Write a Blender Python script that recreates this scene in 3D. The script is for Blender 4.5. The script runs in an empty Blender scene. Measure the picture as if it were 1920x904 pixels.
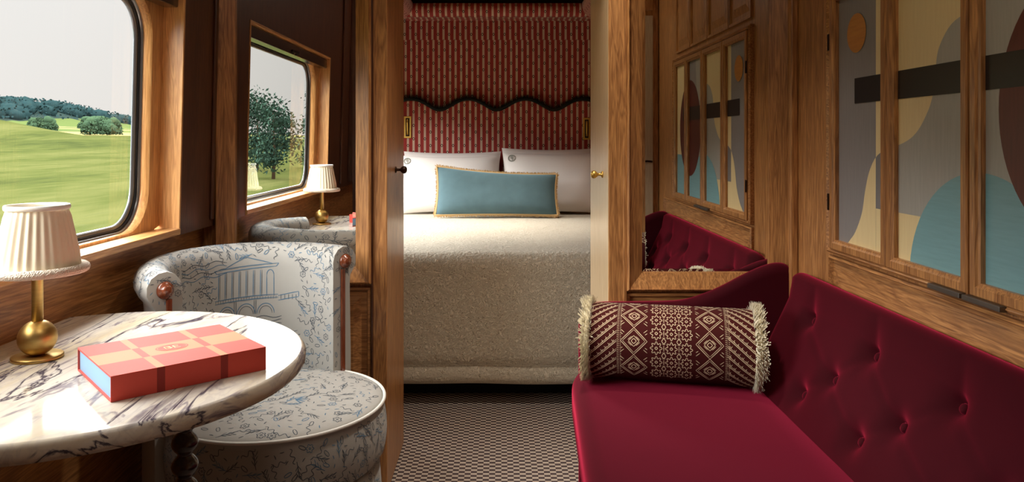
import bpy, bmesh, math, random
from math import sin, cos, pi, sqrt, radians, atan2, hypot
from mathutils import Vector, Matrix, noise as mnoise
random.seed(7)
SC = bpy.context.scene
COL = SC.collection
CAMZ, F = 1.12, 1400.0

# ------------------------------------------------------------------ helpers
class MB:
    """collects faces, then links them as ONE mesh object"""
    def __init__(s):
        s.v = []; s.f = []; s.m = []; s.sm = []; s.uv = {}
    def vert(s, p, uv=None):
        s.v.append(tuple(p)); i = len(s.v) - 1
        if uv is not None: s.uv[i] = uv
        return i
    def face(s, idx, m=0, smooth=False):
        s.f.append(tuple(idx)); s.m.append(m); s.sm.append(smooth)
    def poly(s, pts, m=0, smooth=False):
        s.face([s.vert(p) for p in pts], m, smooth)
    def box(s, x0, x1, y0, y1, z0, z1, m=0):
        i = [s.vert((x, y, z)) for x in (x0, x1) for y in (y0, y1) for z in (z0, z1)]
        for f in ((0,1,3,2),(4,6,7,5),(0,4,5,1),(2,3,7,6),(0,2,6,4),(1,5,7,3)):
            s.face([i[k] for k in f], m)
    def grid(s, rows, m=0, smooth=True, closed_u=False, closed_v=False, uv=None):
        """rows: list of rows of points"""
        n = len(rows); k = len(rows[0]); ids = []
        for a in range(n):
            ids.append([s.vert(rows[a][b], uv[a][b] if uv else None) for b in range(k)])
        for a in range(n if closed_v else n - 1):
            for b in range(k if closed_u else k - 1):
                s.face((ids[a][b], ids[a][(b+1) % k], ids[(a+1) % n][(b+1) % k], ids[(a+1) % n][b]), m, smooth)
        return ids
    def lathe(s, prof, c=(0,0,0), n=48, m=0, smooth=True, mod=None, cap=False):
        rows = []
        for (r, z) in prof:
            rows.append([(c[0] + (r + (mod(r, z, 2*pi*b/n) if mod else 0)) * cos(2*pi*b/n),
                          c[1] + (r + (mod(r, z, 2*pi*b/n) if mod else 0)) * sin(2*pi*b/n), c[2] + z) for b in range(n)])
        ids = s.grid(rows, m, smooth, closed_u=True)
        if cap:
            s.face(ids[0][::-1], m); s.face(ids[-1], m)
        return ids
    def tube(s, pts, r, n=10, m=0, closed=False, cap=True):
        pts = [Vector(p) for p in pts]; k = len(pts); rows = []
        up = None
        for i in range(k):
            if closed: t = pts[(i+1) % k] - pts[i-1]
            else: t = pts[min(i+1, k-1)] - pts[max(i-1, 0)]
            t.normalize()
            if up is None:
                up = Vector((0,0,1)) if abs(t.z) < .9 else Vector((1,0,0))
            a = t.cross(up)
            if a.length < 1e-6: a = t.orthogonal()
            a.normalize(); b = a.cross(t); up = b
            rr = r(i / max(1, k-1)) if callable(r) else r
            rows.append([pts[i] + rr*(a*cos(2*pi*j/n) + b*sin(2*pi*j/n)) for j in range(n)])
        ids = s.grid(rows, m, True, closed_u=True, closed_v=closed)
        if cap and not closed:
            s.face(ids[0][::-1], m); s.face(ids[-1], m)
    def ball(s, c, r, m=0, n=20, sq=(1,1,1)):
        rows = []
        for a in range(n // 2 + 1):
            th = pi*a/(n//2)
            rows.append([(c[0]+r*sq[0]*sin(th)*cos(2*pi*b/n), c[1]+r*sq[1]*sin(th)*sin(2*pi*b/n), c[2]+r*sq[2]*cos(th)) for b in range(n)])
        s.grid(rows, m, True, closed_u=True)
    def frame(s, a0, a1, b0, b1, prof, M, m=0, fill=None, smooth=False):
        """mitred moulding: prof = [(inset, height, radius)], nested loops lofted; M(a,b,h)->xyz"""
        loops = []
        for pr in prof:
            i, h = pr[0], pr[1]; r = pr[2] if len(pr) > 2 else 0
            loops.append([s.vert(M(a, b, h)) for a, b in rrect(a0+i, a1-i, b0+i, b1-i, r)])
        for L0, L1 in zip(loops, loops[1:]):
            n = len(L0)
            for k in range(n):
                s.face((L0[k], L0[(k+1) % n], L1[(k+1) % n], L1[k]), m, smooth)
        if fill is not None: s.face(loops[-1], fill)
    def ribbon(s, surf, pts, w, m=1, off=.0005):
        """thin stroke lying on surf(u,v)->(point,normal)"""
        n = len(pts)
        if n < 2: return
        prev = None
        for i in range(n):
            p0 = pts[max(0, i-1)]; p1 = pts[min(n-1, i+1)]
            dx, dy = p1[0]-p0[0], p1[1]-p0[1]; l = hypot(dx, dy) or 1
            ww = w*.5*(.55 if i in (0, n-1) else 1)
            q = []
            for sg in (1, -1):
                P, N = surf(pts[i][0] - sg*dy/l*ww, pts[i][1] + sg*dx/l*ww)
                q.append(s.vert(Vector(P) + Vector(N)*off))
            if prev: s.face((prev[0], prev[1], q[1], q[0]), m, True)
            prev = q
    def build(s, name, mats, parent=None, bevel=0, seg=2, xf=None, sub=0, merge=False):
        org = Vector((0,0,0)); p = parent
        while p is not None:
            org += p.location; p = p.parent
        vs = [Vector(v) for v in s.v]
        if xf: vs = [Vector(xf(v)) for v in vs]
        me = bpy.data.meshes.new(name)
        me.from_pydata([v - org for v in vs], [], s.f)
        if not isinstance(mats, (list, tuple)): mats = [mats]
        for m in mats: me.materials.append(m)
        me.polygons.foreach_set('material_index', s.m)
        me.polygons.foreach_set('use_smooth', s.sm)
        if s.uv:
            ul = me.uv_layers.new(name='UVMap')
            for lp in me.loops:
                ul.data[lp.index].uv = s.uv.get(lp.vertex_index, (0, 0))
        bm = bmesh.new(); bm.from_mesh(me)
        if merge: bmesh.ops.remove_doubles(bm, verts=bm.verts, dist=1e-5)
        if merge != 'keep': pass
        bm.to_mesh(me); bm.free()
        me.update()
        o = bpy.data.objects.new(name, me); COL.objects.link(o)
        if parent is not None: o.parent = parent
        if bevel:
            b = o.modifiers.new('bevel', 'BEVEL'); b.width = bevel; b.segments = seg; b.limit_method = 'ANGLE'; b.angle_limit = radians(40)
            b.harden_normals = False
        if sub:
            d = o.modifiers.new('sub', 'SUBSURF'); d.levels = sub; d.render_levels = sub
        return o

def rrect(a0, a1, b0, b1, r=0, n=8):
    if r <= 0: return [(a0,b0),(a1,b0),(a1,b1),(a0,b1)]
    out = []
    for cx, cy, st in ((a1-r,b0+r,-90),(a1-r,b1-r,0),(a0+r,b1-r,90),(a0+r,b0+r,180)):
        for k in range(n+1):
            t = radians(st + 90*k/n); out.append((cx+r*cos(t), cy+r*sin(t)))
    return out

def rbox(mb, x0, x1, y0, y1, z0, z1, r, seg=4, m=0):
    """box with rounded edges"""
    bm = bmesh.new(); bmesh.ops.create_cube(bm, size=1)
    for v in bm.verts:
        v.co = Vector((x0+(v.co.x+.5)*(x1-x0), y0+(v.co.y+.5)*(y1-y0), z0+(v.co.z+.5)*(z1-z0)))
    bmesh.ops.bevel(bm, geom=list(bm.edges), offset=r, segments=seg, profile=.5, affect='EDGES')
    base = len(mb.v); bm.verts.index_update()
    for v in bm.verts: mb.vert(v.co)
    for f in bm.faces: mb.face([base+v.index for v in f.verts], m, True)
    bm.free()

def thing(name, label, cat, loc=(0,0,0), group=None):
    o = bpy.data.objects.new(name, None); COL.objects.link(o)
    o.location = loc; o.empty_display_size = .05
    return tag(o, label, cat, group)
def tag(o, label, cat, group=None, kind=None):
    o['label'] = label; o['category'] = cat
    if group: o['group'] = group
    if kind: o['kind'] = kind
    return o
def struct(o, label=None):
    o['kind'] = 'structure'
    if label: o['label'] = label
    return o

# ------------------------------------------------------------------ materials
class E:
    """socket expression"""
    def __init__(s, nt, so): s.nt = nt; s.so = so
    def op(s, o, *a, clamp=False):
        n = s.nt.nodes.new('ShaderNodeMath'); n.operation = o; n.use_clamp = clamp
        for i, x in enumerate((s,)+a):
            if isinstance(x, E): s.nt.links.new(x.so, n.inputs[i])
            else: n.inputs[i].default_value = x
        return E(s.nt, n.outputs[0])
    def __add__(s, o): return s.op('ADD', o)
    def __sub__(s, o): return s.op('SUBTRACT', o)
    def __mul__(s, o): return s.op('MULTIPLY', o)
    def __truediv__(s, o): return s.op('DIVIDE', o)
    def lt(s, o): return s.op('LESS_THAN', o)
    def gt(s, o): return s.op('GREATER_THAN', o)
    def fl(s): return s.op('FLOOR')
    def fr(s): return s.op('FRACT')
    def ab(s): return s.op('ABSOLUTE')
    def pw(s, k): return s.op('POWER', k)
    def sq(s): return s.op('SQRT')
    def sstep(s, a, b):
        n = s.nt.nodes.new('ShaderNodeMapRange'); n.interpolation_type = 'SMOOTHSTEP'
        s.nt.links.new(s.so, n.inputs[0]); n.inputs[1].default_value = a; n.inputs[2].default_value = b
        return E(s.nt, n.outputs[0])

def lin(c):
    if max(c) <= 1.0: return tuple(c)
    return tuple(((x/255)/12.92 if x/255 <= .04045 else (((x/255)+.055)/1.055)**2.4) for x in c)

class Mat:
    def __init__(s, name):
        s.mat = bpy.data.materials.new(name); s.mat.use_nodes = True
        s.nt = s.mat.node_tree; s.nt.nodes.clear()
        s.out = s.nt.nodes.new('ShaderNodeOutputMaterial')
        s.b = s.nt.nodes.new('ShaderNodeBsdfPrincipled')
        s.nt.links.new(s.b.outputs[0], s.out.inputs[0])
    def coord(s, kind='Object'):
        n = s.nt.nodes.new('ShaderNodeTexCoord'); return n.outputs[kind]
    def xyz(s, so):
        n = s.nt.nodes.new('ShaderNodeSeparateXYZ'); s.nt.links.new(so, n.inputs[0])
        return [E(s.nt, o) for o in n.outputs]
    def mapping(s, so, scale=(1,1,1), rot=(0,0,0), loc=(0,0,0)):
        n = s.nt.nodes.new('ShaderNodeMapping'); s.nt.links.new(so, n.inputs[0])
        n.inputs['Scale'].default_value = scale; n.inputs['Rotation'].default_value = rot; n.inputs['Location'].default_value = loc
        return n.outputs[0]
    def noise(s, so, scale, detail=3, rough=.5, dist=0):
        n = s.nt.nodes.new('ShaderNodeTexNoise'); s.nt.links.new(so, n.inputs['Vector'])
        n.inputs['Scale'].default_value = scale; n.inputs['Detail'].default_value = detail
        n.inputs['Roughness'].default_value = rough; n.inputs['Distortion'].default_value = dist
        return E(s.nt, n.outputs[0])
    def voronoi(s, so, scale, feature='F1'):
        n = s.nt.nodes.new('ShaderNodeTexVoronoi'); s.nt.links.new(so, n.inputs['Vector'])
        n.feature = feature; n.inputs['Scale'].default_value = scale
        return E(s.nt, n.outputs['Distance'])
    def ramp(s, e, stops):
        n = s.nt.nodes.new('ShaderNodeValToRGB'); s.nt.links.new(e.so, n.inputs[0])
        while len(n.color_ramp.elements) < len(stops): n.color_ramp.elements.new(.5)
        for el, (p, c) in zip(n.color_ramp.elements, stops):
            el.position = p; el.color = (*lin(c), 1)
        return n.outputs[0]
    def mix(s, fac, a, b):
        n = s.nt.nodes.new('ShaderNodeMix'); n.data_type = 'RGBA'
        if isinstance(fac, E): s.nt.links.new(fac.so, n.inputs[0])
        else: n.inputs[0].default_value = fac
        for i, x in ((6, a), (7, b)):
            if isinstance(x, (tuple, list)): n.inputs[i].default_value = (*lin(x), 1)
            else: s.nt.links.new(x, n.inputs[i])
        return n.outputs[2]
    def color(s, c):
        if isinstance(c, (tuple, list)): s.b.inputs['Base Color'].default_value = (*lin(c), 1)
        else: s.nt.links.new(c, s.b.inputs['Base Color'])
        return s
    def set(s, **k):
        for a, v in k.items(): s.b.inputs[a.replace('_', ' ')].default_value = v
        return s
    def bump(s, e, strength=.3, dist=.001):
        n = s.nt.nodes.new('ShaderNodeBump'); n.inputs['Strength'].default_value = strength
        n.inputs['Distance'].default_value = dist
        s.nt.links.new(e.so, n.inputs['Height']); s.nt.links.new(n.outputs[0], s.b.inputs['Normal'])
        return s

def wood(name, axis, dark, light, rough=.38, coat=.25, gs=1.0):
    M = Mat(name); c = M.coord()
    st = {'X': (.06,1,1), 'Y': (1,.06,1), 'Z': (1,1,.06)}[axis]
    fine = M.noise(M.mapping(c, tuple(x*210*gs for x in st)), 1, 4, .6)
    big = M.noise(M.mapping(c, tuple(x*34*gs for x in st)), 1, 3, .55, .6)
    rings = ((big*9).fr()-.5).ab()*2
    f = (fine*.58 + big*.3 + rings*.2)
    M.color(M.ramp(f, [(.28, dark), (.5, tuple((a+b)/2 for a, b in zip(dark, light))), (.74, light)]))
    M.set(Roughness=rough, Coat_Weight=coat, Coat_Roughness=.2)
    M.bump(fine, .25, .0006)
    return M.mat
WD, WL = (118, 72, 38), (208, 150, 90)
wood_z = wood('oak_upright', 'Z', WD, WL)
wood_y = wood('oak_lengthwise', 'Y', WD, WL)
wood_x = wood('oak_crosswise', 'X', WD, WL)
wood_dk = wood('shaded_oak_upright', 'Z', (58, 31, 20), (104, 62, 39))  # oak darkened: the left pier's shade is mixed into the colour
wood_win = wood('oak_window', 'Y', (170, 114, 62), (232, 178, 114), coat=.35)
wood_winz = wood('oak_window_upright', 'Z', (170, 114, 62), (232, 178, 114), coat=.35)
wood_lit = wood('lit_oak_upright', 'Z', (205, 172, 128), (232, 206, 166), rough=.35)  # wood lightened: the light falling on the right leaf is in its colour
wood_ward = wood('wardrobe_veneer', 'Z', (170, 150, 122), (196, 178, 150))
rose = wood('rosewood', 'Z', (92, 42, 24), (140, 74, 44), rough=.25, coat=.6)
ebon = wood('dark_turned_wood', 'Z', (30, 18, 13), (58, 34, 24), rough=.25, coat=.6)

def plain(name, c, rough=.5, metal=0, **k):
    M = Mat(name); M.color(c).set(Roughness=rough, Metallic=metal, **k); return M.mat
def brass_mat(name, c, rough):
    M = Mat(name); n = M.noise(M.mapping(M.coord(), (20, 20, 260)), 1, 2)
    M.color(M.mix(n, c, tuple(x*.86 for x in c))).set(Roughness=rough, Metallic=1); return M.mat
brass = brass_mat('brushed_brass', (206, 172, 104), .4)
brass_pl = brass_mat('polished_brass', (226, 186, 98), .42)
bronze = plain('dark_bronze', (60, 42, 34), .35, .8)
steel = plain('grey_metal', (120, 116, 110), .4, .85)
black = plain('flat_black', (8, 7, 7), .8)
rubber = plain('black_rubber', (30, 32, 36), .45)
alu = plain('window_alloy', (168, 176, 184), .3, .9)

def velvet(name, c, sh):
    M = Mat(name); o = M.coord()
    n = M.noise(M.mapping(o, (1,1,1)), 9, 3, .6); fine = M.noise(o, 900, 2)
    M.color(M.mix(n, c, tuple(x*.8 for x in c)))
    M.set(Roughness=.85, Sheen_Weight=1.0, Sheen_Roughness=.4); M.b.inputs['Sheen Tint'].default_value = (*lin(sh), 1)
    M.b.inputs['Specular IOR Level'].default_value = .1
    M.bump(fine, .15, .0005); return M.mat
red_velvet = velvet('crimson_velvet', (58, 3, 13), (236, 62, 100))
blue_velvet = velvet('duck_egg_velvet', (92, 118, 126), (150, 180, 190))

def cloth(name, c, sc=700, st=.2, rough=.9):
    M = Mat(name); n = M.noise(M.coord(), sc, 2)
    M.color(c).set(Roughness=rough, Sheen_Weight=.15); M.bump(n, st, .0006); return M.mat
linen = cloth('white_cotton', (232, 226, 222), 500, .12)
embroid = cloth('grey_embroidery', (112, 112, 100))
fringe_w = cloth('ivory_fringe', (240, 232, 208))
fringe_g = cloth('gold_fringe', (196, 160, 108))
shade_m = Mat('pleated_silk'); shade_m.color((238, 226, 200)).set(Roughness=.8)
shade_m.b.inputs['Subsurface Weight'].default_value = .15; shade_m.b.inputs['Subsurface Radius'].default_value = (.01,.008,.006); shade_m = shade_m.mat
terry = Mat('looped_trim'); terry.color((232, 216, 196)).set(Roughness=.95); terry.bump(terry.voronoi(terry.coord(), 420), .8, .003); terry = terry.mat
toile = cloth('printed_cotton', (172, 169, 162), 600, .15)
ink_g = cloth('slate_ink', (84, 92, 100)); ink_b = cloth('blue_ink', (88, 124, 150))
piping_m = cloth('white_piping', (232, 230, 222))

def stripe_fabric():
    M = Mat('striped_wall_fabric'); u, v, _ = M.xyz(M.coord('UV'))
    P, V = .0388, .0925
    su = u/P; cell = su.fl(); fu = su - cell - .5
    par = (cell*.5).fr()            # 0 or .5
    fv = (v/V + par).fr() - .5
    d = ((fu*(P/.0072)).pw(2) + (fv*(V/.0105)).pw(2)).sq()
    weave = M.noise(M.mapping(M.coord('UV'), (900, 900, 1)), 1, 2)
    redc = M.mix(weave, (156, 44, 40), (138, 36, 32))
    c = M.mix(fu.ab().lt(.19), redc, (196, 170, 150))
    c = M.mix(d.lt(1.0), c, (22, 14, 12)); c = M.mix(d.lt(.48), c, (226, 206, 176))
    M.color(c).set(Roughness=.85, Sheen_Weight=.1); M.bump(weave, .2, .0006); return M.mat
fabric = stripe_fabric()

def carpet_mat():
    M = Mat('checked_carpet'); c = M.coord(); x, y, _ = M.xyz(c)
    U, V = .0205, .0145
    cu, cv = (x/U + 100).fl(), (y/V + 100).fl()
    chk = ((cu + cv)*.5).fr().gt(.25)
    ln = ((y/V).fr() - .5).ab().lt(.22)
    pile = M.noise(c, 900, 2)
    dark = M.mix(ln, (24, 16, 20), (92, 74, 76))
    cc = M.mix(chk, dark, M.mix(pile, (176, 160, 146), (214, 200, 186)))
    M.color(cc).set(Roughness=.95); M.bump(pile, .6, .002); return M.mat
carpet = carpet_mat()

def marble_mat(edge=False):
    M = Mat('veined_marble'); c = M.coord()
    rot = M.mapping(c, (1.0, .24, 1.0), (0, 0, radians(-22)))
    w = M.noise(rot, 5.0, 4, .6, 1.3)
    def ridge(scale, det, dist, lo, hi, k=0):
        n = M.noise(M.mapping(rot, (1,1,1), (0,0,0), (k, k*1.7, k)), scale, det, .55, dist)
        return (n - .5).ab().op('MULTIPLY', -1) .sstep(-hi, -lo)
    r1 = ridge(7, 6, .9, .0, .022); r2 = ridge(13, 5, 1.2, .0, .045, 3.1); r3 = ridge(30, 4, .8, .0, .07, 7.7)
    mask = M.noise(M.mapping(c, (1,1,1), (0,0,0), (4,2,1)), 7, 3).sstep(.40, .62)
    base = M.ramp(w, [(.3, (190, 170, 132)), (.45, (208, 196, 176)), (.62, (216, 209, 198)), (.8, (176, 168, 160))])
    a = M.mix(r3*.30, base, (170, 160, 160)); a = M.mix(r2*mask*.8, a, (116, 106, 120)); a = M.mix(r1*.95, a, (62, 54, 70))
    blot = M.noise(M.mapping(rot, (1,1,1), (0,0,0), (9,1,3)), 11, 4, .6, 1.0).sstep(.60, .72)
    a = M.mix(blot*.55, a, (96, 84, 92))
    M.color(a).set(Roughness=.10, Coat_Weight=0); M.b.inputs['IOR'].default_value = 1.2; M.b.inputs['Specular IOR Level'].default_value = .3; return M.mat
marble = marble_mat()
def quilt_mat():
    M = Mat('quilted_coverlet'); c = M.coord()
    wr = M.noise(c, 14, 2, .5)
    n = M.noise(c, 34, 2, .45, 2.0); lines = ((n*8).fr() - .5).ab()*2
    v = M.voronoi(c, 70)
    h = lines.sstep(.0, .5)*.8 + v*.5
    x, y, z = M.xyz(c)
    M.color(M.mix(lines.sstep(.0, .35), (184, 170, 144), (222, 212, 190))).set(Roughness=.75, Sheen_Weight=.2)
    M.bump(h, .7, .010); return M.mat
quilt = quilt_mat()

glass = bpy.data.materials.new('window_glass'); glass.use_nodes = True
nt = glass.node_tree; nt.nodes.clear()
o_ = nt.nodes.new('ShaderNodeOutputMaterial'); mx = nt.nodes.new('ShaderNodeMixShader'); tr = nt.nodes.new('ShaderNodeBsdfTransparent')
gl = nt.nodes.new('ShaderNodeBsdfGlossy'); fr = nt.nodes.new('ShaderNodeFresnel'); fr.inputs[0].default_value = 1.45
gl.inputs['Roughness'].default_value = 0; tr.inputs[0].default_value = (.96, .975, .97, 1)
nt.links.new(fr.outputs[0], mx.inputs[0]); nt.links.new(tr.outputs[0], mx.inputs[1]); nt.links.new(gl.outputs[0], mx.inputs[2]); nt.links.new(mx.outputs[0], o_.inputs[0])
mirror_m = plain('silvered_mirror', (.86, .86, .84), .0, 1)

def inlay(name, c, c2=None, axis='Z'):
    M = Mat(name); st = {'Y': (1,.07,1), 'Z': (1,1,.07)}[axis]
    n = M.noise(M.mapping(M.coord(), tuple(x*160 for x in st)), 1, 3, .6)
    M.color(M.mix(n, c, c2 or tuple(x*.86 for x in c))).set(Roughness=.4, Coat_Weight=.12, Coat_Roughness=.3); return M.mat
IN = {'slate': inlay('slate_veneer', (152, 149, 148)), 'grey': inlay('grey_veneer', (182, 181, 172)),
      'cream': inlay('cream_veneer', (240, 220, 168), (224, 200, 146)), 'teal': inlay('teal_veneer', (132, 182, 188), None, 'Y'),
      'bar': inlay('black_veneer', (38, 34, 36), None, 'Y'), 'maroon': inlay('burgundy_veneer', (112, 48, 44), (72, 30, 30)),
      'ochre': inlay('ochre_veneer', (220, 154, 62), (176, 108, 38), 'Y'), 'dusk': inlay('dusky_veneer', (138, 136, 136))}

# ------------------------------------------------------------------ key dimensions
D = 2.36                                  # plane of the cross partition with the mirrors
WLX, WLO, WRX = -.900, -.945, .905        # left wall above / below the sill, right wall
CEIL, REAR = 2.25, -.45
WY0, WY1, WZ0, WZ1 = .866, 2.08, .873, 1.535   # window opening in the left wall
lean = lambda v: (v.x + .024*(v.z - .866), v.y, v.z)
FX0, FX1 = -.359, .3355                   # clear opening in the partition
TZ = .735                                 # table top
# ------------------------------------------------------------------ shell
m = MB(); m.box(-1.05, 1.06, REAR, 5.35, -.08, 0); struct(m.build('floor', carpet), 'dark and pale checked carpet')
m = MB(); m.box(-1.06, 1.06, REAR-.1, 5.35, CEIL, CEIL+.06); struct(m.build('ceiling', wood_y))
m = MB()
m.box(WLX-.105, WLX, WY1, D+.02, WZ0-.02, CEIL); m.box(WLX-.105, WLX, REAR, WY0, WZ0-.02, CEIL)
m.box(WLX-.105, WLX, WY0, WY1, WZ1, CEIL)
struct(m.build('wall_left', wood_dk, xf=lean))
m = MB(); m.box(WLX-.105, WLO, REAR, D+.02, 0, WZ0-.02); struct(m.build('wall_left_lower', wood_y, xf=None), 'brown wooden wall below the window sill')
# vertical beads on the shade-darkened pier between window and mirror, and on the near pier
m = MB()
for y in (2.30,): m.box(WLX, WLX+.008, y, y+.02, WZ0, CEIL)
struct(m.build('trim_1', wood_dk, xf=lean, bevel=.003))
m = MB(); m.box(WLX, WLX+.03, .30, .36, WZ0, CEIL); m.box(WLX, WLX+.012, .55, .575, WZ0, CEIL)
struct(m.build('trim_2', wood_dk, xf=lean, bevel=.003))
m = MB(); m.box(WRX, WRX+.1, REAR, D+.02, 0, CEIL); struct(m.build('wall_right', wood_z))
m = MB(); m.box(-1.005, 1.06, REAR-.1, REAR, 0, CEIL); struct(m.build('wall_back', wood_dk))
# partition
m = MB(); m.box(-1.0, FX0-.046, D, D+.05, 0, CEIL); struct(m.build('wall_far_left', wood_z))
m = MB(); m.box(FX1+.052, 1.06, D, D+.05, 0, CEIL); struct(m.build('wall_far_right', wood_z))
m = MB(); m.box(FX0-.05, FX1+.055, D, D+.05, 2.12, CEIL); struct(m.build('wall_far_top', wood_x))
# open folding door leaves lining the opening
def door(name, x0, x1, y1, knobx, kn, mats, label, km):
    m = MB(); m.box(x0, x1, D-.012, y1, .004, 2.12)
    d = struct(m.build(name, mats, bevel=.003), label)
    k = MB(); sx = 1 if knobx > (x0+x1)/2 else -1
    prof = [(.0001,0),(.011,0),(.011,.003),(.005,.006),(.0045,.016),(.008,.019),(.0125,.025),(.0135,.030),(.011,.036),(.006,.039),(.0001,.040)]
    rows = [[(knobx+sx*z, kn[0]+r*cos(2*pi*b/20), kn[1]+r*sin(2*pi*b/20)) for b in range(20)] for r, z in prof]
    k.grid(rows, closed_u=True); k.build('knob', km, d)
    return d
door('door_1', FX0-.046, FX0, 2.746, FX0, (2.53, 1.018), wood_z, 'open wooden door leaf at the left of the bed opening', bronze)
door('door_2', FX1, FX1+.052, 2.81, FX1, (2.47, 1.005), [wood_lit], 'open wooden door leaf at the right of the bed opening, its daylight painted in', brass_pl)
m = MB(); m.box(FX1+.0005, FX1+.054, D-.018, D-.0125, .004, 2.12)
m.box(FX1+.046, FX1+.058, D-.022, D-.0125, .004, 2.12)
struct(m.build('trim_3', wood_z, bevel=.0025), 'brown edge strip of the right door leaf')
m = MB(); m.box(FX0-.05, FX0-.044, D-.016, D-.0122, .004, 2.12); struct(m.build('trim_4', wood_dk, bevel=.001))

# bedroom shell
BW = .98
m = MB(); m.box(-BW-.08, -BW, D+.05, 3.25, 0, CEIL); m.box(-BW-.08, -BW, 4.85, 5.35, 0, CEIL)
m.box(-BW-.08, -BW, 3.25, 4.85, 0, .74); m.box(-BW-.08, -BW, 3.25, 4.85, 1.50, CEIL)
struct(m.build('wall_bedroom_left', wood_z))
m = MB(); m.box(BW, BW+.08, D+.05, 5.35, 0, CEIL); struct(m.build('wall_bedroom_right', wood_z))
m = MB()
def fab_quad(m, x0, x1, z0, z1, y, du=0, dv=0):
    i = [m.vert((x, y, z), (x+du+10, z+dv+10)) for x, z in ((x0,z0),(x1,z0),(x1,z1),(x0,z1))]
    m.face(i)
fab_quad(m, -BW, BW, 0, 1.817, 5.22); fab_quad(m, -BW, BW, 1.817, CEIL, 5.218, .007, .03)
struct(m.build('wall_far', fabric), 'dark red wall fabric striped with beige above the headboard')

m = MB(); m.box(-BW-.08, BW+.08, 5.225, 5.3, 0, CEIL); struct(m.build('wall_far_backing', wood_z))
m = MB(); m.box(-.72, .72, 5.03, 5.21, 2.03, 2.22); struct(m.build('trim_12', black), 'black block painted for the shade above the striped roll')  # solid black block stands in for the unlit space above the roll
# ------------------------------------------------------------------ window
ML = lambda a, b, h: (WLX + h, a, b)      # a = Y, b = Z, h = depth into the room
win = MB()
win.box(WLX-.10, WLX+.003, WY1-.001, WY1+.008, WZ0-.018, WZ1+.008)
win.box(WLX-.10, WLX+.003, WY0-.008, WY0+.001, WZ0-.018, WZ1+.008)
w0 = struct(win.build('window_1', wood_winz, bevel=.0015, xf=lean), 'wide train window with rounded corners in a wooden reveal')
m = MB(); m.box(WLX-.10, WLX+.003, WY0, WY1, WZ1-.001, WZ1+.008); m.build('head_lining', wood_win, w0, bevel=.0015, xf=lean)
m = MB(); m.box(WLX-.10, WLX+.006, WY0-.008, WY1+.004, WZ0-.018, WZ0); m.build('window_sill', wood_win, w0, bevel=.003, xf=lean)
def ring(mb, outer, inner, h0, h1, m=0):
    """flat ring between a square loop and a rounded loop (same point count) plus its inner return"""
    n = len(inner)
    a0, a1, b0, b1 = outer; ca, cb = (a0+a1)/2, (b0+b1)/2
    out = []
    for a, b in inner:                    # project each inner point onto the outer rectangle
        da, db = a-ca, b-cb
        t = min((a1-ca)/abs(da) if da else 9e9, (b1-cb)/abs(db) if db else 9e9)
        out.append((ca+da*t, cb+db*t))
    I = [mb.vert(ML(a, b, h0)) for a, b in inner]; O = [mb.vert(ML(a, b, h0)) for a, b in out]; J = [mb.vert(ML(a, b, h1)) for a, b in inner]
    for k in range(n):
        j = (k+1) % n
        mb.face((O[k], O[j], I[j], I[k]), m); mb.face((I[k], I[j], J[j], J[k]), m, True)
m = MB(); ring(m, (WY0, WY1, WZ0, WZ1), rrect(WY0+.06, WY1-.062, WZ0+.006, WZ1-.03, .11, 10), -.055, -.084)
m.build('inner_frame', wood_winz, w0, xf=lean)
m = MB(); g0, g1, h0_, h1_ = WY0+.06, WY1-.062, WZ0+.006, WZ1-.03
m.frame(g0, g1, h0_, h1_, [(-.004, -.080, .11), (.004, -.079, .107), (.005, -.086, .105)], ML, 1, smooth=True)
m.frame(g0, g1, h0_, h1_, [(.005, -.086, .105), (.010, -.084, .102), (.011, -.09, .10)], ML, 0, smooth=True)
m.frame(g0, g1, h0_, h1_, [(.011, -.09, .10), (.018, -.089, .097), (.020, -.098, .095)], ML, 1, smooth=True)
m.build('gasket', [rubber, alu], w0, xf=lean)
m = MB(); m.poly([ML(a, b, -.096) for a, b in rrect(g0+.018, g1-.018, h0_+.018, h1_-.018, .095, 10)])
m.build('pane', glass, w0, xf=lean)
# rolled-up blind at the head of the window
bl = thing('roller_blind', 'dark rolled-up blind in a slim cassette at the head of the window', 'blind', (WLX-.03, 1.47, 1.50))
m = MB(); m.box(WLX-.053, WLX-.012, WY0+.004, WY1-.004, 1.487, WZ1-.002); m.build('cassette', ebon, bl, bevel=.004, xf=lean)
m = MB(); m.box(WLX-.012, WLX-.006, 1.42, 1.52, 1.495, 1.506); m.tube([(WLX-.009, 1.44, 1.496), (WLX-.007, 1.455, 1.487), (WLX-.007, 1.485, 1.487), (WLX-.009, 1.50, 1.496)], .0025)
m.build('pull_handle', bronze, bl, xf=lean)
# bedroom window (only its light reaches the photograph)
m = MB(); m.frame(3.25, 4.85, .74, 1.50, [(0, 0), (0, .012), (.05, .012), (.05, -.05)], lambda a, b, h: (-BW+h, a, b))
w2 = struct(m.build('window_2', wood_z))
m = MB(); m.poly([(-BW-.045, a, b) for a, b in ((3.28,.77),(4.82,.77),(4.82,1.47),(3.28,1.47))]); m.build('pane', glass, w2)

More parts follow.
